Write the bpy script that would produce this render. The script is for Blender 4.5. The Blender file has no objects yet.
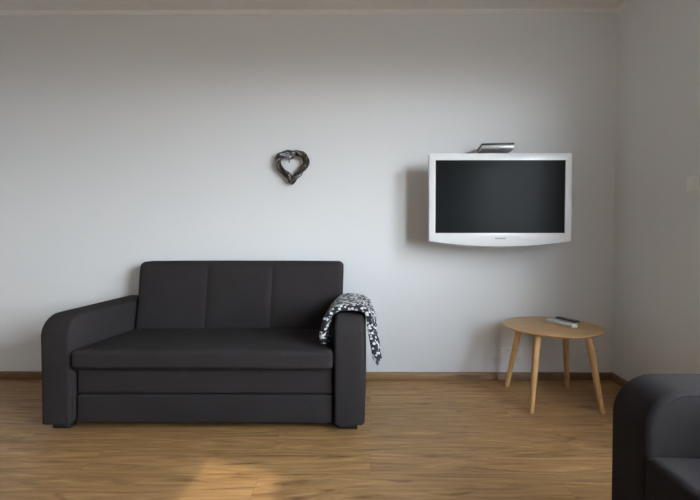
import bpy, bmesh, math, random
from mathutils import Vector, Matrix, noise

rng = random.Random(7)
scene = bpy.context.scene
COL = scene.collection
PI = math.pi

# ------------------------------------------------------------------ helpers
def srgb(r, g, b):
    def f(c):
        c /= 255.0
        return c / 12.92 if c <= 0.04045 else ((c + 0.055) / 1.055) ** 2.4
    return (f(r), f(g), f(b), 1.0)


def link(name, bm, mat, parent=None, smooth=True, angle=35):
    """Link the bmesh as ONE mesh object."""
    bmesh.ops.recalc_face_normals(bm, faces=bm.faces[:])
    me = bpy.data.meshes.new(name)
    bm.to_mesh(me)
    bm.free()
    if mat is not None:
        for m in (mat if isinstance(mat, (list, tuple)) else [mat]):
            me.materials.append(m)
    if smooth:
        me.polygons.foreach_set('use_smooth', [True] * len(me.polygons))
        me.set_sharp_from_angle(angle=math.radians(angle))
    o = bpy.data.objects.new(name, me)
    COL.objects.link(o)
    if parent is not None:
        o.parent = parent
    return o


def thing(name, label, cat, loc=(0, 0, 0), rotz=0.0, group=None):
    o = bpy.data.objects.new(name, None)
    o.empty_display_size = 0.1
    COL.objects.link(o)
    o.location = loc
    o.rotation_euler = (0, 0, rotz)
    o['label'] = label
    o['category'] = cat
    if group:
        o['group'] = group
    return o


def tag(o, label, cat, group=None):
    o['label'] = label
    o['category'] = cat
    if group:
        o['group'] = group
    return o


def structure(o, label=None):
    o['kind'] = 'structure'
    if label:
        o['label'] = label
    return o


def box(bm, x0, x1, y0, y1, z0, z1, bev=0.0, seg=2):
    t = bmesh.new()
    r = bmesh.ops.create_cube(t, size=1.0)
    for v in t.verts:
        v.co = Vector(((x0 + x1) / 2 + v.co.x * (x1 - x0),
                       (y0 + y1) / 2 + v.co.y * (y1 - y0),
                       (z0 + z1) / 2 + v.co.z * (z1 - z0)))
    if bev > 0:
        bmesh.ops.bevel(t, geom=t.edges[:], offset=bev, segments=seg, profile=0.5, affect='EDGES')
    merge(bm, t)
    return bm


def merge(bm, t, M=None):
    me = bpy.data.meshes.new('tmp')
    if M is not None:
        t.transform(M)
    t.to_mesh(me)
    t.free()
    bm.from_mesh(me)
    bpy.data.meshes.remove(me)


def axis_pts(h, r, n):
    """points from -h to h, dense over the rounded ends"""
    a = []
    k = 5
    for i in range(k):
        a.append(-h + r - r * math.tan(PI / 4 * (1 - i / k)))
    L = 2 * (h - r)
    for i in range(n + 1):
        a.append(-h + r + L * i / n)
    for i in range(1, k + 1):
        a.append(h - r + r * math.tan(PI / 4 * i / k))
    return a


def rbox(c, size, r, n=(8, 8, 8), puff=(0, 0, 0), deform=None):
    """upholstered block: rounded edges, faces crowned by puff, then an own deform"""
    bm = bmesh.new()
    h = [s / 2 for s in size]
    P = [axis_pts(h[i], r, n[i]) for i in range(3)]
    for ax in range(3):
        u, v = (ax + 1) % 3, (ax + 2) % 3
        for sgn in (-1, 1):
            grid = []
            for a in P[u]:
                row = []
                for b in P[v]:
                    p = [0, 0, 0]
                    p[ax] = sgn * h[ax]
                    p[u] = a
                    p[v] = b
                    row.append(bm.verts.new(p))
                grid.append(row)
            for i in range(len(grid) - 1):
                for j in range(len(grid[0]) - 1):
                    bm.faces.new((grid[i][j], grid[i + 1][j], grid[i + 1][j + 1], grid[i][j + 1]))
    bmesh.ops.remove_doubles(bm, verts=bm.verts[:], dist=1e-6)
    for w in bm.verts:
        p = w.co
        inn = Vector([max(-h[i] + r, min(h[i] - r, p[i])) for i in range(3)])
        d = p - inn
        q = inn + (d.normalized() * r if d.length > 1e-9 else d)
        s = [q[i] / h[i] for i in range(3)]
        for i in range(3):
            if puff[i]:
                j, k = (i + 1) % 3, (i + 2) % 3
                q[i] += puff[i] * s[i] * max(0, 1 - s[j] ** 4) * max(0, 1 - s[k] ** 4)
        w.co = q + Vector(c)
        if deform:
            w.co = deform(w.co)
    return bm


def tube(bm, pts, radii, seg=8, cap=True, closed=False, flat=None):
    """tube along points; radii a number or list; flat=(a,b) scales of the two cross axes"""
    pts = [Vector(p) for p in pts]
    n = len(pts)
    if not isinstance(radii, (list, tuple)):
        radii = [radii] * n
    rings = []
    prev = None
    for i, p in enumerate(pts):
        if closed:
            t = (pts[(i + 1) % n] - pts[i - 1]).normalized()
        else:
            t = (pts[min(i + 1, n - 1)] - pts[max(i - 1, 0)]).normalized()
        if prev is None:
            ref = Vector((0, 0, 1)) if abs(t.z) < 0.9 else Vector((1, 0, 0))
            a = (ref - t * ref.dot(t)).normalized()
        else:
            a = (prev - t * prev.dot(t)).normalized()
        prev = a
        b = t.cross(a)
        fa, fb = flat or (1, 1)
        ring = []
        for k in range(seg):
            ang = 2 * PI * k / seg
            ring.append(bm.verts.new(p + (a * math.cos(ang) * fa + b * math.sin(ang) * fb) * radii[i]))
        rings.append(ring)
    m = n if closed else n - 1
    for i in range(m):
        A, B = rings[i], rings[(i + 1) % n]
        for k in range(seg):
            bm.faces.new((A[k], A[(k + 1) % seg], B[(k + 1) % seg], B[k]))
    if cap and not closed:
        bm.faces.new(rings[0][::-1])
        bm.faces.new(rings[-1])
    return bm


def lathe(bm, prof, seg=64, c=(0, 0, 0)):
    rings = []
    for r, z in prof:
        if r < 1e-6:
            rings.append([bm.verts.new((c[0], c[1], c[2] + z))])
        else:
            rings.append([bm.verts.new((c[0] + r * math.cos(2 * PI * k / seg), c[1] + r * math.sin(2 * PI * k / seg), c[2] + z)) for k in range(seg)])
    for A, B in zip(rings[:-1], rings[1:]):
        for k in range(seg):
            k2 = (k + 1) % seg
            if len(A) == 1:
                bm.faces.new((A[0], B[k], B[k2]))
            elif len(B) == 1:
                bm.faces.new((A[k], A[k2], B[0]))
            else:
                bm.faces.new((A[k], A[k2], B[k2], B[k]))
    return bm


# ---------------------------------------------------------------- materials
class NT:
    def __init__(self, name):
        self.m = bpy.data.materials.new(name)
        self.m.use_nodes = True
        self.t = self.m.node_tree
        self.t.nodes.clear()
        self.out = self.n('ShaderNodeOutputMaterial')

    def n(self, kind, **kw):
        x = self.t.nodes.new(kind)
        for k, v in kw.items():
            if k in x.bl_rna.properties:
                setattr(x, k, v)
        return x

    def l(self, a, b):
        self.t.links.new(a, b)

    def bsdf(self, color=(.8, .8, .8, 1), rough=.5, metal=0.0, spec=.5, sheen=0.0):
        b = self.n('ShaderNodeBsdfPrincipled')
        b.inputs['Base Color'].default_value = color
        b.inputs['Roughness'].default_value = rough
        b.inputs['Metallic'].default_value = metal
        b.inputs['Specular IOR Level'].default_value = spec
        if sheen:
            b.inputs['Sheen Weight'].default_value = sheen
            b.inputs['Sheen Roughness'].default_value = .5
        self.l(b.outputs[0], self.out.inputs['Surface'])
        self.b = b
        return b

    def coord(self, kind='Object', scale=(1, 1, 1), rot=(0, 0, 0)):
        c = self.n('ShaderNodeTexCoord')
        mp = self.n('ShaderNodeMapping')
        mp.inputs['Scale'].default_value = scale
        mp.inputs['Rotation'].default_value = rot
        self.l(c.outputs[kind], mp.inputs['Vector'])
        return mp.outputs[0]

    def noise(self, vec, scale, detail=4, rough=.55, dist=0.0):
        x = self.n('ShaderNodeTexNoise')
        x.inputs['Scale'].default_value = scale
        x.inputs['Detail'].default_value = detail
        x.inputs['Roughness'].default_value = rough
        x.inputs['Distortion'].default_value = dist
        self.l(vec, x.inputs['Vector'])
        return x.outputs['Fac']

    def ramp(self, fac, stops):
        r = self.n('ShaderNodeValToRGB')
        e = r.color_ramp.elements
        while len(e) < len(stops):
            e.new(.5)
        for i, (p, c) in enumerate(stops):
            e[i].position = p
            e[i].color = c if len(c) == 4 else (*c, 1)
        self.l(fac, r.inputs['Fac'])
        return r.outputs['Color']

    def mix(self, a, b, fac, blend='MIX'):
        x = self.n('ShaderNodeMix', data_type='RGBA', blend_type=blend)
        x.data_type = 'RGBA'
        x.blend_type = blend
        for s, v in ((x.inputs['Factor'], fac), (x.inputs[6], a), (x.inputs[7], b)):
            if hasattr(v, 'links') or hasattr(v, 'is_output'):
                self.l(v, s)
            else:
                s.default_value = v
        return x.outputs[2]

    def bump(self, h, strength=.2, dist=.002):
        b = self.n('ShaderNodeBump')
        b.inputs['Strength'].default_value = strength
        b.inputs['Distance'].default_value = dist
        self.l(h, b.inputs['Height'])
        self.l(b.outputs[0], self.b.inputs['Normal'])


def plain(name, color, rough=.5, metal=0.0, spec=.5, var=.04, nscale=30):
    t = NT(name)
    t.bsdf(color, rough, metal, spec)
    f = t.noise(t.coord(), nscale, 3)
    dark = tuple(c * (1 - var) for c in color[:3]) + (1,)
    lite = tuple(min(1, c * (1 + var)) for c in color[:3]) + (1,)
    t.l(t.ramp(f, [(.3, dark), (.7, lite)]), t.b.inputs['Base Color'])
    return t.m


def mat_wall(name, color):
    t = NT(name)
    t.bsdf(color, .9, spec=.2)
    v = t.coord()
    f = t.noise(v, 1.4, 3)
    dark = tuple(c * .985 for c in color[:3]) + (1,)
    t.l(t.ramp(f, [(.3, dark), (.7, color)]), t.b.inputs['Base Color'])
    t.bump(t.noise(v, 260, 3), .12, .001)
    return t.m


def mat_oak_floor():
    t = NT('oak_laminate')
    t.bsdf((.3, .2, .1, 1), .42, spec=.35)
    v = t.coord()
    br = t.n('ShaderNodeTexBrick')
    br.offset = .37
    br.offset_frequency = 2
    br.inputs['Scale'].default_value = 1.0
    br.inputs['Brick Width'].default_value = 1.29
    br.inputs['Row Height'].default_value = .19
    br.inputs['Mortar Size'].default_value = .0012
    br.inputs['Mortar Smooth'].default_value = .3
    br.inputs['Bias'].default_value = 0.0
    br.inputs['Color1'].default_value = (0, 0, 0, 1)
    br.inputs['Color2'].default_value = (1, 1, 1, 1)
    br.inputs['Mortar'].default_value = (.5, .5, .5, 1)
    t.l(v, br.inputs['Vector'])
    # every plank shifts its own grain
    sc = t.n('ShaderNodeVectorMath', operation='MULTIPLY')
    sc.operation = 'MULTIPLY'
    t.l(br.outputs['Color'], sc.inputs[0])
    sc.inputs[1].default_value = (7.3, 3.1, 5.7)
    ad = t.n('ShaderNodeVectorMath')
    ad.operation = 'ADD'
    t.l(v, ad.inputs[0])
    t.l(sc.outputs[0], ad.inputs[1])
    mp = t.n('ShaderNodeMapping')
    mp.inputs['Scale'].default_value = (.75, 7.5, 1.0)
    t.l(ad.outputs[0], mp.inputs['Vector'])
    g1 = t.noise(mp.outputs[0], 2.2, 6, .62, 2.2)
    mp2 = t.n('ShaderNodeMapping')
    mp2.inputs['Scale'].default_value = (2.0, 60.0, 1.0)
    t.l(ad.outputs[0], mp2.inputs['Vector'])
    g2 = t.noise(mp2.outputs[0], 3.0, 4, .6)
    mp3 = t.n('ShaderNodeMapping')
    mp3.inputs['Scale'].default_value = (1.2, 4.5, 1.0)
    t.l(ad.outputs[0], mp3.inputs['Vector'])
    knot = t.noise(mp3.outputs[0], 3.4, 3, .5, .6)
    base = t.ramp(g1, [(.28, srgb(*OAK[0])), (.44, srgb(*OAK[1])), (.56, srgb(*OAK[2])), (.74, srgb(*OAK[3]))])
    fine = t.ramp(g2, [(.3, (.88, .865, .845, 1)), (.65, (1.04, 1.04, 1.04, 1))])
    c = t.mix(base, fine, 1.0, 'MULTIPLY')
    tone = t.ramp(br.outputs['Color'], [(0, (.88, .87, .86, 1)), (1, (1.08, 1.08, 1.07, 1))])
    c = t.mix(c, tone, 1.0, 'MULTIPLY')
    kn = t.ramp(knot, [(.64, (1, 1, 1, 1)), (.74, (.60, .53, .47, 1))])
    c = t.mix(c, kn, 1.0, 'MULTIPLY')
    c = t.mix(c, srgb(70, 48, 28), t.ramp(br.outputs['Fac'], [(0, (0, 0, 0, 1)), (1, (.38, .38, .38, 1))]))
    t.l(c, t.b.inputs['Base Color'])
    t.l(t.ramp(g2, [(.2, (.36, .36, .36, 1)), (.8, (.52, .52, .525, 1))]), t.b.inputs['Roughness'])
    t.bump(g2, .08, .001)
    return t.m


def mat_wood(name, dark, mid, lite, scale, rough=.5):
    t = NT(name)
    t.bsdf(mid, rough, spec=.35)
    v = t.coord(scale=scale)
    g = t.noise(v, 6, 5, .6, .8)
    t.l(t.ramp(g, [(.3, dark), (.5, mid), (.72, lite)]), t.b.inputs['Base Color'])
    t.bump(g, .05, .001)
    return t.m


def mat_fabric(name, color, weave=900):
    t = NT(name)
    t.bsdf(color, .93, spec=.08)
    v = t.coord()
    a = t.noise(v, weave * .35, 2, .7)
    b = t.noise(v, 5, 3)
    dk = tuple(c * .72 for c in color[:3]) + (1,)
    lt = tuple(c * 1.3 for c in color[:3]) + (1,)
    c = t.ramp(a, [(.32, dk), (.68, lt)])
    c = t.mix(c, t.ramp(b, [(.3, (.92, .92, .92, 1)), (.7, (1.06, 1.06, 1.06, 1))]), 1.0, 'MULTIPLY')
    t.l(c, t.b.inputs['Base Color'])
    t.bump(a, .35, .0015)
    return t.m


OAK = [(98, 69, 39), (142, 107, 68), (158, 122, 80), (184, 148, 102)]
M_wall = mat_wall('white_wall_paint', (.78, .782, .785, 1))
M_far = mat_wall('bounce_grey_wall', (.48, .48, .48, 1))  # unseen walls: neutral grey chosen to limit the bounce light
M_ceil = mat_wall('ceiling_paint', (.80, .785, .765, 1))
M_corn = plain('cornice_paint', (.86, .85, .83, 1), .7, var=.01)
M_floor = mat_oak_floor()
M_base = mat_wood('baseboard_oak', srgb(94, 69, 44), srgb(112, 84, 55), srgb(128, 98, 66), (1.2, 14, 14), .5)
M_table = mat_wood('table_oak_veneer', srgb(168, 132, 90), srgb(184, 148, 104), srgb(198, 163, 118), (1.0, 9, 9), .42)
M_leg = mat_wood('table_leg_oak', srgb(160, 120, 74), srgb(178, 137, 89), srgb(192, 152, 102), (12, 12, 1.3), .45)
M_fabric = mat_fabric('charcoal_upholstery', (.0232, .0198, .0197, 1))
M_pipe = plain('dark_seam', (.012, .012, .013, 1), .95, spec=.1)
M_foot = plain('black_foot_plastic', (.012, .012, .012, 1), .6)
M_under = plain('black_dust_cover', (.01, .01, .01, 1), .95, spec=.1)
M_tvwhite = plain('white_gloss_plastic', (.84, .84, .85, 1), .22, var=.005)
M_tvgrey = plain('grey_tv_trim', (.26, .255, .25, 1), .4)
M_tvback = plain('dark_tv_back', (.05, .05, .05, 1), .6)
M_logo = plain('grey_emblem', (.30, .31, .34, 1), .4)
M_metal = plain('brushed_metal', (.34, .34, .36, 1), .45, metal=.6, nscale=120)
M_silver = plain('silver_plastic', (.55, .55, .53, 1), .35, metal=.3)
M_dark = plain('dark_device_plastic', (.035, .037, .035, 1), .45)
M_white = plain('white_plastic', (.88, .88, .87, 1), .4, var=.01)
M_lgrey = plain('light_grey_plastic', (.62, .61, .59, 1), .4, var=.01)
M_bright = plain('bright_white_plastic', (.92, .92, .90, 1), .35, var=.01)
M_hole = plain('socket_hole', (.03, .03, .03, 1), .6)
M_blackpl = plain('black_remote_plastic', (.018, .018, .018, 1), .4)
M_btn = plain('grey_remote_buttons', (.33, .34, .36, 1), .5)
M_pvc = plain('white_window_frame', (.85, .85, .85, 1), .35, var=.01)


def mat_screen():
    t = NT('dark_lcd_panel')
    t.bsdf((.009, .0095, .010, 1), .26, spec=.035)
    f = t.noise(t.coord(), 300, 2)
    t.l(t.ramp(f, [(.3, (.0085, .009, .0095, 1)), (.7, (.0095, .010, .0105, 1))]), t.b.inputs['Base Color'])
    return t.m


def mat_glass():
    t = NT('window_glass')
    tr = t.n('ShaderNodeBsdfTransparent')
    tr.inputs['Color'].default_value = (.97, .985, .98, 1)
    gl = t.n('ShaderNodeBsdfGlossy')
    gl.inputs['Roughness'].default_value = .02
    mx = t.n('ShaderNodeMixShader')
    mx.inputs[0].default_value = .06
    t.l(tr.outputs[0], mx.inputs[1])
    t.l(gl.outputs[0], mx.inputs[2])
    t.l(mx.outputs[0], t.out.inputs['Surface'])
    return t.m


def mat_twig():
    t = NT('weathered_twigs')
    t.bsdf((.1, .08, .06, 1), .85, spec=.2)
    f = t.noise(t.coord(scale=(1, 1, 1)), 70, 4, .7)
    g = t.n('ShaderNodeNewGeometry')
    c = t.ramp(g.outputs['Random Per Island'], [(.1, srgb(38, 33, 29)), (.45, srgb(64, 57, 50)), (.75, srgb(98, 92, 85)), (.95, srgb(186, 184, 180))])
    c = t.mix(c, t.ramp(f, [(.35, (.6, .58, .56, 1)), (.7, (1.25, 1.25, 1.25, 1))]), 1.0, 'MULTIPLY')
    t.l(c, t.b.inputs['Base Color'])
    t.bump(f, .5, .003)
    return t.m


def mat_throw():
    t = NT('black_and_white_knit')
    t.bsdf((.1, .1, .1, 1), .95, spec=.1, sheen=.1)
    uv = t.n('ShaderNodeTexCoord')
    mp = t.n('ShaderNodeMapping')
    mp.inputs['Scale'].default_value = (62, 62, 78)
    mp.inputs['Rotation'].default_value = (.4, .3, .2)
    t.l(uv.outputs['Object'], mp.inputs['Vector'])
    vo = t.n('ShaderNodeTexVoronoi')
    vo.inputs['Scale'].default_value = 1.0
    vo.inputs['Randomness'].default_value = .55
    t.l(mp.outputs[0], vo.inputs['Vector'])
    col = t.n('ShaderNodeSeparateColor')
    t.l(vo.outputs['Color'], col.inputs[0])
    pick = t.ramp(col.outputs[0], [(.56, (0, 0, 0, 1)), (.60, (1, 1, 1, 1))])
    shape = t.ramp(vo.outputs['Distance'], [(.52, (1, 1, 1, 1)), (.62, (0, 0, 0, 1))])
    fac = t.mix(pick, shape, 1.0, 'MULTIPLY')
    f = t.noise(mp.outputs[0], 6.0, 2)
    blk = t.ramp(f, [(.3, srgb(20, 20, 24)), (.7, srgb(50, 50, 56))])
    wht = t.ramp(f, [(.3, srgb(176, 176, 178)), (.7, srgb(240, 240, 240))])
    t.l(t.mix(blk, wht, fac), t.b.inputs['Base Color'])
    t.bump(fac, .6, .004)
    return t.m


def mat_ribbon():
    t = NT('grey_checked_ribbon')
    t.bsdf((.3, .3, .35, 1), .8, spec=.2)
    f = t.noise(t.coord(), 60, 2)
    t.l(t.ramp(f, [(.35, srgb(70, 74, 92)), (.52, srgb(120, 123, 136)), (.70, srgb(196, 197, 203))]), t.b.inputs['Base Color'])
    return t.m


M_screen = mat_screen()
def mat_diffuser():
    t = NT('added_sun_diffuser')  # added unseen sheet: passes soft daylight, keeps direct sun off floor and armchair
    tr = t.n('ShaderNodeBsdfRefraction')
    tr.inputs['IOR'].default_value = 1.10
    tr.inputs['Roughness'].default_value = .80
    f = t.noise(t.coord(), 200, 2)
    t.l(t.ramp(f, [(.3, (.90, .91, .92, 1)), (.7, (.95, .96, .97, 1))]), tr.inputs['Color'])
    t.l(tr.outputs[0], t.out.inputs['Surface'])
    return t.m


M_diffuser = mat_diffuser()
M_glass = mat_glass()
M_twig = mat_twig()
M_throw = mat_throw()
M_ribbon = mat_ribbon()

# -------------------------------------------------------------------- room
XR, XL, YB, YF, ZC = 1.7587, -3.40, 2.879, -2.60, 2.65
T = 0.08
W1 = (-1.00, 0.0, 0.85, 2.22)          # y0, y1, z0, z1 of the large window opening
W2 = (0.35, 1.07, 0.35, 2.303)
W2_BAR = 1.905                         # top of the transom bar: clear pane above, added sun-scattering pane below        # the small high window

bm = bmesh.new(); box(bm, XL - T, XR + T, YF - T, YB + T, -.06, 0)
structure(link('floor', bm, M_floor, smooth=False), 'oak laminate floor of planks running left to right')
bm = bmesh.new(); box(bm, XL - T, XR + T, YF - T, YB + T, ZC, ZC + .06)
structure(link('ceiling', bm, M_ceil, smooth=False), 'plain white ceiling')
bm = bmesh.new(); box(bm, XL - T, XR + T, YB, YB + T, 0, ZC)
structure(link('wall_back', bm, M_wall, smooth=False), 'white wall behind sofa and television')
bm = bmesh.new(); box(bm, XL - T, XL, YF, YB, 0, ZC)
structure(link('wall_left', bm, M_far, smooth=False))
bm = bmesh.new(); box(bm, XL - T, XR + T, YF - T, YF, 0, ZC)
structure(link('wall_front', bm, M_far, smooth=False))

# right wall with its two openings
bm = bmesh.new()
ys = sorted({YF, W1[0], W1[1], W2[0], W2[1], YB})
zs = sorted({0, W1[2], W1[3], W2[2], W2[3], ZC})
for i in range(len(ys) - 1):
    for j in range(len(zs) - 1):
        cy, cz = (ys[i] + ys[i + 1]) / 2, (zs[j] + zs[j + 1]) / 2
        if any(w[0] < cy < w[1] and w[2] < cz < w[3] for w in (W1, W2)):
            continue
        box(bm, XR, XR + T, ys[i], ys[i + 1], zs[j], zs[j + 1])
bmesh.ops.remove_doubles(bm, verts=bm.verts[:], dist=1e-5)
seen = {}
for f in bm.faces:
    seen.setdefault(tuple(sorted(v.index for v in f.verts)), []).append(f)
bmesh.ops.delete(bm, geom=[f for k in seen.values() if len(k) > 1 for f in k], context='FACES_ONLY')
structure(link('wall_right', bm, M_wall, smooth=False), 'white side wall at the right')


def window(name, w, mull, bar=None):
    y0, y1, z0, z1 = w
    e = bpy.data.objects.new(name, None)
    COL.objects.link(e)
    e.location = (XR + .04, (y0 + y1) / 2, z0)
    structure(e)
    fw = .035
    f = bmesh.new()
    hw, hh = (y1 - y0) / 2, z1 - z0
    for a in ((-hw, -hw + fw, 0, hh), (hw - fw, hw, 0, hh), (-hw + fw, hw - fw, 0, fw), (-hw + fw, hw - fw, hh - fw, hh)):
        box(f, -.025, .025, a[0], a[1], a[2], a[3])
    for k in mull:
        box(f, -.025, .025, k - .03, k + .03, fw, hh - fw)
    if bar:
        box(f, -.025, .025, -hw + fw, hw - fw, bar - z0 - .05, bar - z0)
    link('window_frame', f, M_pvc, e, smooth=False)
    if bar:
        for nm_, a, b, m_ in (('window_pane', bar - z0, hh - fw, M_glass), ('added_diffuser_pane', fw, bar - z0 - .05, M_diffuser)):
            g = bmesh.new()
            box(g, -.003, .003, -hw + fw, hw - fw, a, b) if m_ is M_glass else [g.faces.new([g.verts.new((0, y_, z_)) for y_, z_ in ((-hw + fw, a), (hw - fw, a), (hw - fw, b), (-hw + fw, b))])]
            link(nm_, g, m_, e, smooth=False)
        return e
    edges = [-hw + fw] + [x for k in mull for x in (k - .03, k + .03)] + [hw - fw]
    for a, b in zip(edges[::2], edges[1::2]):
        g = bmesh.new()
        box(g, -.003, .003, a, b, fw, hh - fw)
        link('window_pane', g, M_glass, e, smooth=False)
    return e


window('window_1', W1, [0.0])
window('window_2', W2, [], W2_BAR)
bm = bmesh.new(); box(bm, XR - .10, XR, W1[0] - .04, W1[1] + .04, W1[2] - .03, W1[2], .004)
structure(link('trim_1', bm, M_white))

# baseboards: oak strips with a rounded top
def strip(name, a, b, inward, prof, mat):
    a, b, inward = Vector(a), Vector(b), Vector(inward)
    m = bmesh.new()
    A = [m.verts.new(a + inward * d + Vector((0, 0, z))) for d, z in prof]
    B = [m.verts.new(b + inward * d + Vector((0, 0, z))) for d, z in prof]
    n = len(prof)
    for k in range(n):
        m.faces.new((A[k], A[(k + 1) % n], B[(k + 1) % n], B[k]))
    m.faces.new(A)
    m.faces.new(B[::-1])
    return structure(link(name, m, mat, angle=30))


SK = [(0, 0), (.016, 0), (.016, .040), (.013, .048), (.007, .053), (0, .054)]
strip('baseboard_back', (XL, YB, 0), (XR, YB, 0), (0, -1, 0), SK, M_base)
strip('baseboard_right', (XR, YF, 0), (XR, YB - .016, 0), (-1, 0, 0), SK, M_base)
strip('baseboard_left', (XL, YF, 0), (XL, YB - .016, 0), (1, 0, 0), SK, M_base)
CR = [(0, 0), (.024, 0), (.022, -.008), (.016, -.016), (.008, -.022), (0, -.024)]
strip('trim_2', (XL, YB, ZC), (XR, YB, ZC), (0, -1, 0), CR, M_corn)
strip('trim_3', (XR, YF, ZC), (XR, YB - .024, ZC), (-1, 0, 0), CR, M_corn)

# -------------------------------------------------------------------- sofas
def arm_profile(depth, top, rad, z0):
    p = [(-.012, z0)]
    for k in range(13):
        a = PI - PI / 2 * k / 12
        p.append((rad - .012 * (1 - k / 12) + rad * math.cos(a), top - rad + rad * math.sin(a)))
    rr = .03
    for k in range(7):
        a = PI / 2 - PI / 2 * k / 6
        p.append((depth - rr + rr * math.cos(a), top - rr + rr * math.sin(a)))
    p.append((depth, z0))
    return p


def make_sofa(name, label, cat, loc, rotz, inner, aw, depth, back_h, seams, seat_over=.025, seat_up=0.0, top=.623):
    """front plane of the arms at local y=0, seat faces local -y"""
    root = thing(name, label, cat, loc, rotz)
    hi = inner / 2
    z0, rad = .051, .105
    prof = arm_profile(depth, top, rad, z0)
    for s in (-1, 1):
        b = bmesh.new()
        xi, xo = s * (hi + .002), s * (hi + aw)
        A = [b.verts.new((xi, y, z)) for y, z in prof]
        B = [b.verts.new((xo, y, z)) for y, z in prof]
        n = len(prof)
        for k in range(n):
            b.faces.new((A[k], A[(k + 1) % n], B[(k + 1) % n], B[k]))
        b.faces.new(A); b.faces.new(B)
        bmesh.ops.recalc_face_normals(b, faces=b.faces[:])
        side = [e for e in b.edges if abs(e.verts[0].co.x - e.verts[1].co.x) < 1e-6]
        bmesh.ops.bevel(b, geom=side, offset=.022, segments=6, profile=.5, affect='EDGES')
        arm = link('armrest', b, M_fabric, root, angle=50)
        # seam line where the band meets the inner and the outer panel
        for xx in (xi + s * .0022, xo - s * .0022):
            pts = []
            off = .012
            for y, z in prof[:-1]:
                # shrink the outline by off
                yy = max(off - .012, min(depth - off, y))
                zz = min(z, top - off)
                if y <= rad and z >= top - rad:
                    d = Vector((y - rad, z - (top - rad)))
                    d = d.normalized() * (rad - off)
                    yy, zz = rad + d.x, top - rad + d.y
                pts.append((xx, yy, zz))
            pb = bmesh.new()
            tube(pb, pts, .0013, 6)
            link('seam_welt', pb, M_pipe, arm)
        for fy in (.05, depth - .09):
            fb = bmesh.new()
            x0, x1 = sorted((xi + s * .053, xi + s * .148) if s < 0 else (xi + s * .018, xi + s * .122))
            box(fb, x0, x1, fy, fy + .05, 0, z0 + .004, .004)
            link('foot', fb, M_foot, root)
    # carcass under the seat
    b = bmesh.new()
    box(b, -hi, hi, .060, depth - .02, .030, .345)
    link('base_frame', b, M_under, root, smooth=False)
    # upper fascia and the pull-out bed drawer below it
    link('front_panel', rbox((0, .040, .273), (inner - .012, .036, .145), .012, (14, 2, 3), (0, .004, 0)), M_fabric, root)
    link('bed_drawer', rbox((0, .036, .121), (inner - .012, .040, .152), .012, (14, 2, 3), (0, .004, 0)), M_fabric, root)

    # seat
    sd = .60
    def seat_def(p):
        t = (p.y + seat_over) / sd
        q = p.copy()
        q.z -= .015 * max(0, t) * (1 if p.z > .38 else .3)
        q.z += .0025 * noise.noise(Vector((p.x * 4, p.y * 5, 1.7)))
        return q
    link('seat_cushion', rbox((0, -seat_over + sd / 2, .394 + seat_up / 2), (inner - .004, sd, .102 + seat_up), .026, (24, 12, 3), (0, .004, .008), seat_def), M_fabric, root)
    seat = root.children[-1]
    # backrest: leans back, stands on the seat and is crowned between the seams
    bt, bb = back_h, .405
    h = bt - bb
    xs = [(-hi + .037) + (inner - .074) * k / (seams + 1) for k in range(1, seams + 1)]
    def back_def(p):
        q = p.copy()
        t = (p.z - bb) / h
        front = p.y < depth - .13
        if front:
            q.y += .095 * t
            for sx in xs:
                d = abs(p.x - sx)
                q.y += .005 * math.exp(-(d / .011) ** 2)
            edges = [-hi] + xs + [hi]
            for a, c in zip(edges[:-1], edges[1:]):
                if a <= p.x <= c:
                    u = (p.x - a) / (c - a) * 2 - 1
                    q.y -= .010 * (1 - u ** 4) * (1 - (2 * t - 1) ** 4)
        # a touch wider at the top, above the arms
        q.x *= 1 + .012 * max(0, min(1, (p.z - .6) / .2))
        return q
    nx = 24 * (seams + 1)
    bdepth = .245
    link('backrest', rbox((0, depth - .015 - bdepth / 2, (bt + bb) / 2), (inner - .006, bdepth, h), .034, (nx, 5, 12), (0, 0, .004), back_def), M_fabric, root)
    return root


SX, SY = -.8815, 2.069
make_sofa('sofa', 'charcoal two-seater sofa with wide square arms against the white back wall', 'sofa',
          (SX, SY, 0), 0, 1.3758, .1635, .790, .868, 2)
make_sofa('armchair', 'charcoal upholstered armchair in the near right corner, its back to the right wall', 'armchair',
          (.728, .722, 0), -PI / 2, .60, .158, .68, .868, 0, .025, .030, .633)

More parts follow.
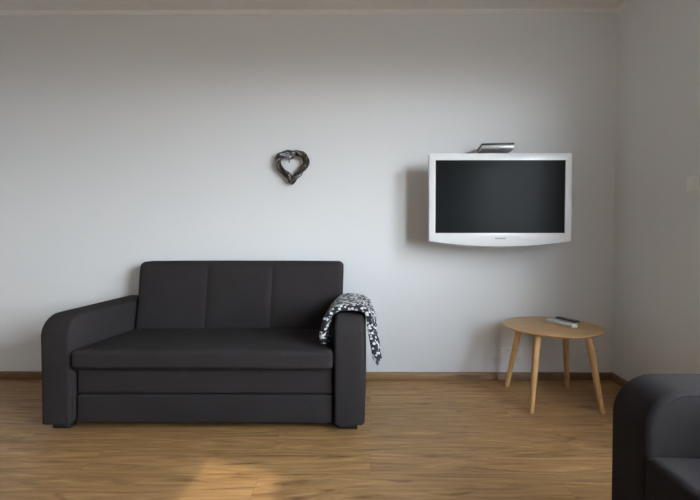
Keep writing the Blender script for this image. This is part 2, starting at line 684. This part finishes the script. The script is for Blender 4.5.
# ------------------------------------------------------------ knitted throw
def make_throw():
    # path over the arm seen from the front (x, z) with the depth span at each place
    path = [(-.250, .462, 2.13, 2.30), (-.252, .490, 2.115, 2.33), (-.246, .540, 2.105, 2.38), (-.233, .590, 2.10, 2.45),
            (-.214, .628, 2.105, 2.51), (-.182, .650, 2.115, 2.55), (-.145, .656, 2.12, 2.56), (-.090, .657, 2.12, 2.56),
            (-.046, .651, 2.118, 2.55), (-.013, .630, 2.11, 2.52), (.003, .588, 2.10, 2.46), (.014, .530, 2.095, 2.38),
            (.024, .470, 2.09, 2.29), (.032, .420, 2.085, 2.21), (.038, .385, 2.085, 2.18)]
    path = [Vector(p) for p in path]
    # resample
    P = []
    for a, b in zip(path[:-1], path[1:]):
        for k in range(5):
            P.append(a.lerp(b, k / 5))
    P.append(path[-1])
    NV = 30
    b = bmesh.new()
    uvl = b.loops.layers.uv.new('UVMap')
    L = [0]
    for p, q in zip(P[:-1], P[1:]):
        L.append(L[-1] + math.hypot(q.x - p.x, q.y - p.y))
    G = []
    for i, p in enumerate(P):
        pa, pb = P[max(0, i - 1)], P[min(len(P) - 1, i + 1)]
        tx, tz = pb.x - pa.x, pb.y - pa.y
        ln = math.hypot(tx, tz)
        nx, nz = -tz / ln, tx / ln
        hang = 1 if i < 18 else min(1, max(0, (i - 44) / 8))
        row = []
        for j in range(NV + 1):
            v = j / NV
            y = p.z + (p.w - p.z) * v
            wob = .010 * hang * math.sin(v * 13 + 1.2 + .05 * i) + .006 * noise.noise(Vector((L[i] * 11, y * 13, 2.3)))
            wob = max(wob, -.002 if 14 < i < 48 else -.02)
            y2 = y + .010 * noise.noise(Vector((L[i] * 9, v * 3, 7.7)))
            row.append((b.verts.new((p.x + nx * wob, y2, p.y + nz * wob)), (L[i], y - 2.08)))
        G.append(row)
    for i in range(len(G) - 1):
        for j in range(NV):
            q = (G[i][j], G[i + 1][j], G[i + 1][j + 1], G[i][j + 1])
            f = b.faces.new([w[0] for w in q])
            for lp, w in zip(f.loops, q):
                lp[uvl].uv = w[1]
    root = thing('throw_blanket', 'black and white knitted throw draped over the right arm of the sofa', 'blanket', (-.11, 2.28, .62))
    inv = Matrix.Translation((.11, -2.28, -.62))
    b.transform(inv)
    cl = link('knitted_cloth', b, M_throw, root)
    sm = cl.modifiers.new('thickness', 'SOLIDIFY')
    sm.thickness = .030
    sm.offset = 0.0
    # fringe along the low outer end
    for k in range(7):
        yy = 2.098 + .013 * k
        x = .0375 + rng.uniform(-.004, .008)
        ln = rng.uniform(.018, .038)
        t = bmesh.new()
        pts = [(x, yy, .388), (x + .003, yy - .001, .372), (x + rng.uniform(-.004, .006), yy + rng.uniform(-.005, .005), .378 - ln * .6), (x + rng.uniform(-.006, .008), yy, .376 - ln)]
        tube(t, pts, [.004, .0065, .0055, .003], 8)
        t.transform(inv)
        link('tassel', t, M_tassel, root)
    return root


M_tassel = plain('grey_knit_fringe', srgb(92, 92, 98), .95, spec=.1, var=.9, nscale=90)
make_throw()

# --------------------------------------------------------------- television
def make_tv():
    # local: origin at the middle of the front plane, x right, y to the wall, z up
    X0, X1, Z0, Z1 = .3825, 1.3125, 1.0112, 1.5825
    cx, hw = (X0 + X1) / 2, (X1 - X0) / 2
    yf = 2.60
    root = thing('television', 'white-framed flat television with a dark screen mounted on the back wall', 'television', (cx, yf, Z0))
    H = Z1 - Z0

    def outline(inset, chin):
        pts = []
        r = .012
        n = 24
        for k in range(n + 1):                       # curved chin, left to right
            u = -1 + 2 * k / n
            pts.append(((hw - inset) * u, inset - chin * (1 - u * u) ** .9 if abs(u) < 1 else inset))
        hw2 = hw - inset
        for k in range(1, 6):
            a = PI / 2 * k / 5
            pts.append((hw2 - r + r * math.cos(a), H - inset - r + r * math.sin(a)))
        for k in range(0, 5):
            a = PI / 2 + PI / 2 * k / 5
            pts.append((-hw2 + r + r * math.cos(a), H - inset - r + r * math.sin(a)))
        return pts

    sx, sz0, sz1 = .4225, .052, .526                   # the screen opening
    # bezel: outline rings from front hole to the back
    b = bmesh.new()
    O = outline(0, .036)
    n = len(O)

    def hole(p):
        # nearest place on the opening, in the same order as the outline
        x, z = p
        return (max(-sx, min(sx, x * sx / hw * 1.0)), sz0 if z < .02 else max(sz0, min(sz1, z)))
    hl = []
    for k, (x, z) in enumerate(O):
        if k <= 24:
            hl.append((-sx + 2 * sx * k / 24, sz0))
        elif k <= 29:
            hl.append((sx, sz1))
        else:
            hl.append((-sx, sz1))
    ringsdef = [
        [(x, .010, z) for x, z in hl],
        [(x, .001, z) for x, z in hl],
        [(x, 0.0, z) for x, z in outline(.006, .034)],
        [(x, .004, z) for x, z in outline(.001, .036)],
        [(x, .040, z) for x, z in outline(.0, .036)],
        [(x, .046, z) for x, z in outline(.004, .036)],
    ]
    R = [[b.verts.new(p) for p in ring] for ring in ringsdef]
    for A, B in zip(R[:-1], R[1:]):
        for k in range(n):
            q = (A[k], A[(k + 1) % n], B[(k + 1) % n], B[k])
            if (q[0].co - q[1].co).length < 1e-7:
                b.faces.new((q[0], q[2], q[3]))
            else:
                b.faces.new(q)
    bmesh.ops.remove_doubles(b, verts=b.verts[:], dist=1e-6)
    link('bezel', b, M_tvwhite, root, angle=40)
    b = bmesh.new(); box(b, -sx - .004, sx + .004, .0065, .012, sz0 - .004, sz1 + .004)
    link('screen', b, M_screen, root, smooth=False)
    # grey lip under the chin
    b = bmesh.new()
    A, B, C_, D_ = [], [], [], []
    for k in range(25):
        u = -1 + 2 * k / 24
        z = -.036 * (1 - u * u) ** .9 if abs(u) < 1 else 0
        dz = .007 * (1 - u ** 6)
        x = (hw - .012) * u
        A.append(b.verts.new((x, .006, z + .002))); B.append(b.verts.new((x, .008, z - dz)))
        C_.append(b.verts.new((x, .045, z - dz))); D_.append(b.verts.new((x, .047, z + .002)))
    for k in range(24):
        for P, Q in ((A, B), (B, C_), (C_, D_), (D_, A)):
            b.faces.new((P[k], P[k + 1], Q[k + 1], Q[k]))
    b.faces.new((A[0], B[0], C_[0], D_[0])); b.faces.new((A[-1], B[-1], C_[-1], D_[-1]))
    link('chin_lip', b, M_tvgrey, root)
    # back shell, bulging
    b = bmesh.new()
    r1 = [(x, .046, z) for x, z in outline(.006, .034)]
    r2 = [(x, .075, z) for x, z in outline(.040, .012)]
    r3 = [(x, .100, z) for x, z in outline(.085, .0)]
    R = [[b.verts.new(p) for p in ring] for ring in (r1, r2, r3)]
    for A, B in zip(R[:-1], R[1:]):
        for k in range(n):
            b.faces.new((A[k], A[(k + 1) % n], B[(k + 1) % n], B[k]))
    b.faces.new(R[0]); b.faces.new(R[-1][::-1])
    link('back_shell', b, M_tvback, root)
    # wall mount
    b = bmesh.new()
    box(b, -.20, .20, .264, .279, .17, .42, .003)
    for s in (-1, 1):
        box(b, s * .13 - .015, s * .13 + .015, .098, .266, .19, .40, .003)
    link('wall_mount', b, M_metal, root)
    # the little maker's mark in the middle of the chin, too small to read
    b = bmesh.new()
    for k in range(7):
        x = -.014 + k * .0098 - .0175
        box(b, x, x + .0076, -.0016, .002, .0165 - .004, .0165 + .0045)
    link('emblem', b, M_logo, root, smooth=False)
    return root


make_tv()

# set-top box on its little wall shelf above the television
sh = thing('wall_shelf', 'small metal shelf on the back wall just above the television', 'shelf', (.872, YB, 1.632))
b = bmesh.new(); box(b, -.105, .105, -.160, 0, 0, .005, .0015)
link('shelf_plate', b, M_metal, sh)
for s in (-1, 1):
    b = bmesh.new(); box(b, s * .07 - .006, s * .07 + .006, -.006, 0, -.05, 0, .001)
    link('bracket', b, M_metal, sh)
st = thing('set_top_box', 'flat silver and black set-top box on the shelf above the television', 'set-top box', (.876, YB - .015, 1.637), -.10)
b = bmesh.new(); box(b, -.108, .108, -.168, -.002, .020, .034, .004, 3)
link('lid', b, M_dark, st)
b = bmesh.new(); box(b, -.106, .106, -.166, -.004, 0, .020, .003, 2)
link('body', b, M_silver, st)

# ------------------------------------------------------------- heart wreath
def make_heart():
    cx, cz, y = -.556, 1.530, 2.838
    root = thing('heart_wreath', 'grey-brown twig heart with a ribbon bow hanging on the white back wall', 'wreath', (cx, y, cz))

    def heart(t):
        x = 16 * math.sin(t) ** 3
        z = 13 * math.cos(t) - 5 * math.cos(2 * t) - 2 * math.cos(3 * t) - math.cos(4 * t)
        if z > 0:
            z += 4.6 * math.exp(-(x / 4.5) ** 2)
        return Vector((x / 16 * .104, 0, (z + 2.5) / 14.5 * .098))
    N = 110
    C = [heart(2 * PI * k / N) for k in range(N)]
    # soften the notch and the tip
    for _ in range(5):
        C = [(C[k - 1] + C[k] * 2 + C[(k + 1) % N]) / 4 for k in range(N)]
    b = bmesh.new()
    for s in range(20):
        ph = 2 * PI * s / 20 + rng.uniform(-.2, .2)
        turns = rng.choice([2, 3, 3, 4])
        rad = rng.uniform(.010, .0225)
        pts = []
        for k in range(N):
            tn = (C[(k + 1) % N] - C[k - 1]).normalized()
            side = Vector((tn.z, 0, -tn.x))
            a = ph + turns * 2 * PI * k / N
            rr = rad * (1 + .25 * noise.noise(Vector((k * .09, s * 3.1, 0))))
            pts.append(C[k] + side * (math.cos(a) * rr) + Vector((0, math.sin(a) * rr, 0)))
        tube(b, pts, rng.uniform(.0030, .0046), 6, closed=True)
    # short loose twig ends
    for s in range(26):
        k = rng.randrange(N)
        tn = (C[(k + 1) % N] - C[k - 1]).normalized()
        d = (tn + Vector((rng.uniform(-.5, .5), rng.uniform(-.7, 0), rng.uniform(-.5, .5)))).normalized()
        p = C[k] + Vector((0, -.012, 0))
        tube(b, [p, p + d * .018, p + d * .034], [.0028, .0024, .0014], 6)
    link('twig_ring', b, M_twig, root)
    # ribbon: flat bow over the notch
    bow = Vector((-.010, -.026, .070))

    def band(pts, w, name):
        m = bmesh.new()
        rows = []
        for p in pts:
            rows.append((m.verts.new(p - Vector((0, 0, w / 2))), m.verts.new(p + Vector((0, 0, w / 2)))))
        for A, B in zip(rows[:-1], rows[1:]):
            m.faces.new((A[0], B[0], B[1], A[1]))
        o = link(name, m, M_ribbon, root)
        md = o.modifiers.new('thickness', 'SOLIDIFY')
        md.thickness = .003
        return o
    for s, ln, up in ((-1, .072, .016), (1, .040, .030)):
        pts = []
        for k in range(17):
            t = k / 16
            a = 2 * PI * t
            pts.append(bow + Vector((s * ln * (1 - math.cos(a)) / 2, -.014 * math.sin(a) - .004, up * math.sin(PI * t))))
        band(pts, .024 if s < 0 else .016, 'ribbon_loop')
    m = bmesh.new()
    bmesh.ops.create_uvsphere(m, u_segments=14, v_segments=10, radius=.013)
    for v in m.verts:
        v.co = Vector((v.co.x * .8, v.co.y * .7, v.co.z * 1.3)) + bow + Vector((.002, -.006, 0))
    link('ribbon_knot', m, M_ribbon, root)
    m = bmesh.new()
    tube(m, [bow + Vector((0, 0, -.005)), bow + Vector((-.002, -.004, -.022)), bow + Vector((-.006, -.002, -.040))], [.008, .006, .004], 8, flat=(1, .4))
    link('ribbon_tail', m, M_ribbon, root)
    m = bmesh.new()
    tube(m, [bow + Vector((.016, .026, .004)), bow + Vector((.017, .045, .022)), bow + Vector((.018, .060, .028))], .0022, 8)
    link('hanging_loop', m, M_ribbon, root)
    m = bmesh.new()
    tube(m, [(.008, .010, .098), (.008, .0375, .098)], .003, 10)
    link('nail', m, M_metal, root)
    return root


make_heart()

# ------------------------------------------------------- sockets and switch
so = thing('wall_socket', 'white triple power socket low on the back wall behind the side table', 'socket', (.998, YB, .205))
b = bmesh.new(); box(b, -.111, .111, -.009, 0, -.040, .040, .003, 3)
link('frame_plate', b, M_white, so)
for k in (-1, 0, 1):
    b = bmesh.new()
    prof = [(0, -.004), (.0185, -.004), (.0195, -.013), (.0250, -.0135), (.0268, -.010), (.0268, -.006)]
    lathe(b, prof, 32)
    b.transform(Matrix.Translation((k * .071, 0, 0)) @ Matrix.Rotation(-PI / 2, 4, 'X') @ Matrix.Scale(1, 4))
    o = link('socket_insert', b, M_white, so)
    b = bmesh.new()
    for s in (-1, 1):
        tube(b, [(k * .071 + s * .0095, -.0085, 0), (k * .071 + s * .0095, -.0062, 0)], .0028, 12)
    tube(b, [(k * .071, -.020, .011), (k * .071, -.0062, .011)], .0024, 12)
    link('contact_hole', b, M_hole, o)

sw = thing('light_switch', 'white square light switch on the right wall near the picture edge', 'switch', (XR, 2.180, 1.3275))
b = bmesh.new(); box(b, -.009, 0, -.041, .041, -.041, .041, .003, 3)
link('frame_plate', b, M_white, sw)
b = bmesh.new()
box(b, -.0145, -.008, -.029, .029, -.029, .029, .002, 2)
for v in b.verts:
    if v.co.x < -.012:
        v.co.x -= v.co.z * .06
link('rocker', b, M_white, sw)

# --------------------------------------------------------------- side table
TX, TY, TH, TR = 1.157, 2.532, .473, .2964
tb = thing('side_table', 'round light-oak side table with four splayed legs in the corner', 'table', (TX, TY, 0))
b = bmesh.new()
lathe(b, [(0, TH - .018), (TR - .022, TH - .018), (TR - .004, TH - .006), (TR - .0005, TH - .003), (TR - .0015, TH - .0006), (TR - .004, TH), (0, TH)], 96)
link('tabletop', b, M_table, tb, angle=25)
for sx_ in (-1, 1):
    for sy_ in (-1, 1):
        p0 = Vector((sx_ * .152 + .005, sy_ * .140, TH - .017))
        p1 = Vector((sx_ * .209, sy_ * .209, 0))
        b = bmesh.new()
        rows = []
        for k in range(7):
            t = k / 6
            p = p0.lerp(p1, t)
            w = .021 * (1 - t) + .0135 * t
            ring = []
            for j in range(16):
                a = 2 * PI * j / 16
                ca, sa = math.cos(a), math.sin(a)
                m_ = (abs(ca) ** 3.2 + abs(sa) ** 3.2) ** (-1 / 3.2)
                ring.append(b.verts.new((p.x + ca * m_ * w, p.y + sa * m_ * w, p.z)))
            rows.append(ring)
        for A, B in zip(rows[:-1], rows[1:]):
            for j in range(16):
                b.faces.new((A[j], A[(j + 1) % 16], B[(j + 1) % 16], B[j]))
        b.faces.new(rows[0]); b.faces.new(rows[-1][::-1])
        link('leg', b, M_leg, tb, angle=50)

# remotes on the table: local x along the length
def remote(name, label, c, ang, L, W, Hh, mat, bmat, layout, end=None, under=None):
    r = thing(name, label, 'remote control', c, ang)
    def arch(p):
        q = p.copy()
        q.z += .002 * (1 - (2 * p.x / L) ** 2)
        return q
    if under:
        link('underside', rbox((0, 0, Hh * .28), (L, W, Hh * .55), Hh * .2, (6, 3, 1)), under, r)
        link('body', rbox((0, 0, Hh * .72), (L * .985, W * .96, Hh * .55), Hh * .2, (8, 3, 1)), mat, r)
    else:
        link('body', rbox((0, 0, Hh / 2), (L, W, Hh), Hh * .32, (8, 3, 1)), mat, r)
    x0, x1, nx_, ny_ = layout
    for i in range(nx_):
        for j in range(ny_):
            bb = bmesh.new()
            x = x0 + (x1 - x0) * i / max(1, nx_ - 1)
            y = (-.5 + (j + .5) / ny_) * W * .78
            box(bb, x - .004, x + .004, y - .0035, y + .0035, Hh - .001, Hh + .0018, .001, 1)
            link('button', bb, bmat, r)
    if end:
        bb = rbox((L / 2 - .008, 0, Hh / 2), (.020, W * .97, Hh * .94), Hh * .3, (2, 3, 1))
        link('end_cap', bb, end, r)
    return r


d = math.atan2(-.205, .075)
remote('remote_control', 'white remote control lying on the side table in front of the black remote', (1.227, 2.555, TH), d, .225, .046, .024, M_lgrey, M_btn, (-.085, .04, 7, 3), M_bright)
d2 = math.atan2(-.15, .055)
remote('remote_control', 'black remote control on the side table behind the white remote', (1.312, 2.640, TH), d2, .165, .044, .022, M_blackpl, M_btn, (-.06, .06, 8, 3), None, M_silver)

# ------------------------------------------------------------------- lights
w = bpy.data.worlds.new('hazy_sky')
scene.world = w
w.use_nodes = True
nt = w.node_tree
nt.nodes.clear()
out = nt.nodes.new('ShaderNodeOutputWorld')
bg = nt.nodes.new('ShaderNodeBackground')
tc = nt.nodes.new('ShaderNodeTexCoord')
sp = nt.nodes.new('ShaderNodeSeparateXYZ')
mr = nt.nodes.new('ShaderNodeMapRange')
mr.inputs['From Min'].default_value = -1
mr.inputs['From Max'].default_value = 1
rp = nt.nodes.new('ShaderNodeValToRGB')
e = rp.color_ramp.elements
e[0].position = .0; e[0].color = (.03, .028, .025, 1)
e[1].position = 1.0; e[1].color = (.36, .42, .48, 1)
for p, c in ((.47, (.05, .048, .046, 1)), (.51, (.78, .85, .93, 1)), (.60, (.90, .975, 1.05, 1)), (.78, (.56, .67, .81, 1))):
    x = e.new(p); x.color = c
nt.links.new(tc.outputs['Generated'], sp.inputs[0])
nt.links.new(sp.outputs['Z'], mr.inputs['Value'])
nt.links.new(mr.outputs[0], rp.inputs['Fac'])
nt.links.new(rp.outputs['Color'], bg.inputs['Color'])
bg.inputs['Strength'].default_value = 73.0
nt.links.new(bg.outputs[0], out.inputs['Surface'])

for nm, wd in (('portal_large', W1), ('portal_small', W2)):
    ld = bpy.data.lights.new(nm, 'AREA')
    ld.shape = 'RECTANGLE'
    ld.size = wd[3] - wd[2]
    ld.size_y = wd[1] - wd[0]
    ld.cycles.is_portal = True
    lo = bpy.data.objects.new(nm, ld)
    COL.objects.link(lo)
    lo.location = (XR + T + .01, (wd[0] + wd[1]) / 2, (wd[2] + wd[3]) / 2)
    lo.rotation_euler = (0, PI / 2, 0)

sd = bpy.data.lights.new('low_sun', 'SUN')
sd.energy = 4.8
sd.angle = math.radians(0.9)
sd.color = (1.0, .94, .85)
so_ = bpy.data.objects.new('low_sun', sd)
COL.objects.link(so_)
dirv = Vector((-1, .31, -.839 * math.hypot(1, .31)))
so_.rotation_euler = dirv.to_track_quat('-Z', 'Y').to_euler()
so_.location = (4, 0, 4)

# ------------------------------------------------------------------- camera
cd = bpy.data.cameras.new('camera')
cd.sensor_width = 36
cd.lens = 397.62 / 700 * 36
cd.shift_x = -.0261
cd.shift_y = -.003
cd.clip_start = .02
cam = bpy.data.objects.new('camera', cd)
COL.objects.link(cam)
cam.location = (0, 0, 1.0309)
cam.rotation_euler = (PI / 2 - math.radians(1.428), 0, math.radians(.2866))
scene.camera = cam

vs = scene.view_settings
vs.view_transform = 'Standard'
vs.look = 'None'
vs.gamma = 1.0
vs.use_curve_mapping = False
vs.exposure = 0.0
scene.cycles.max_bounces = 12
scene.cycles.diffuse_bounces = 8
scene.cycles.use_denoising = True
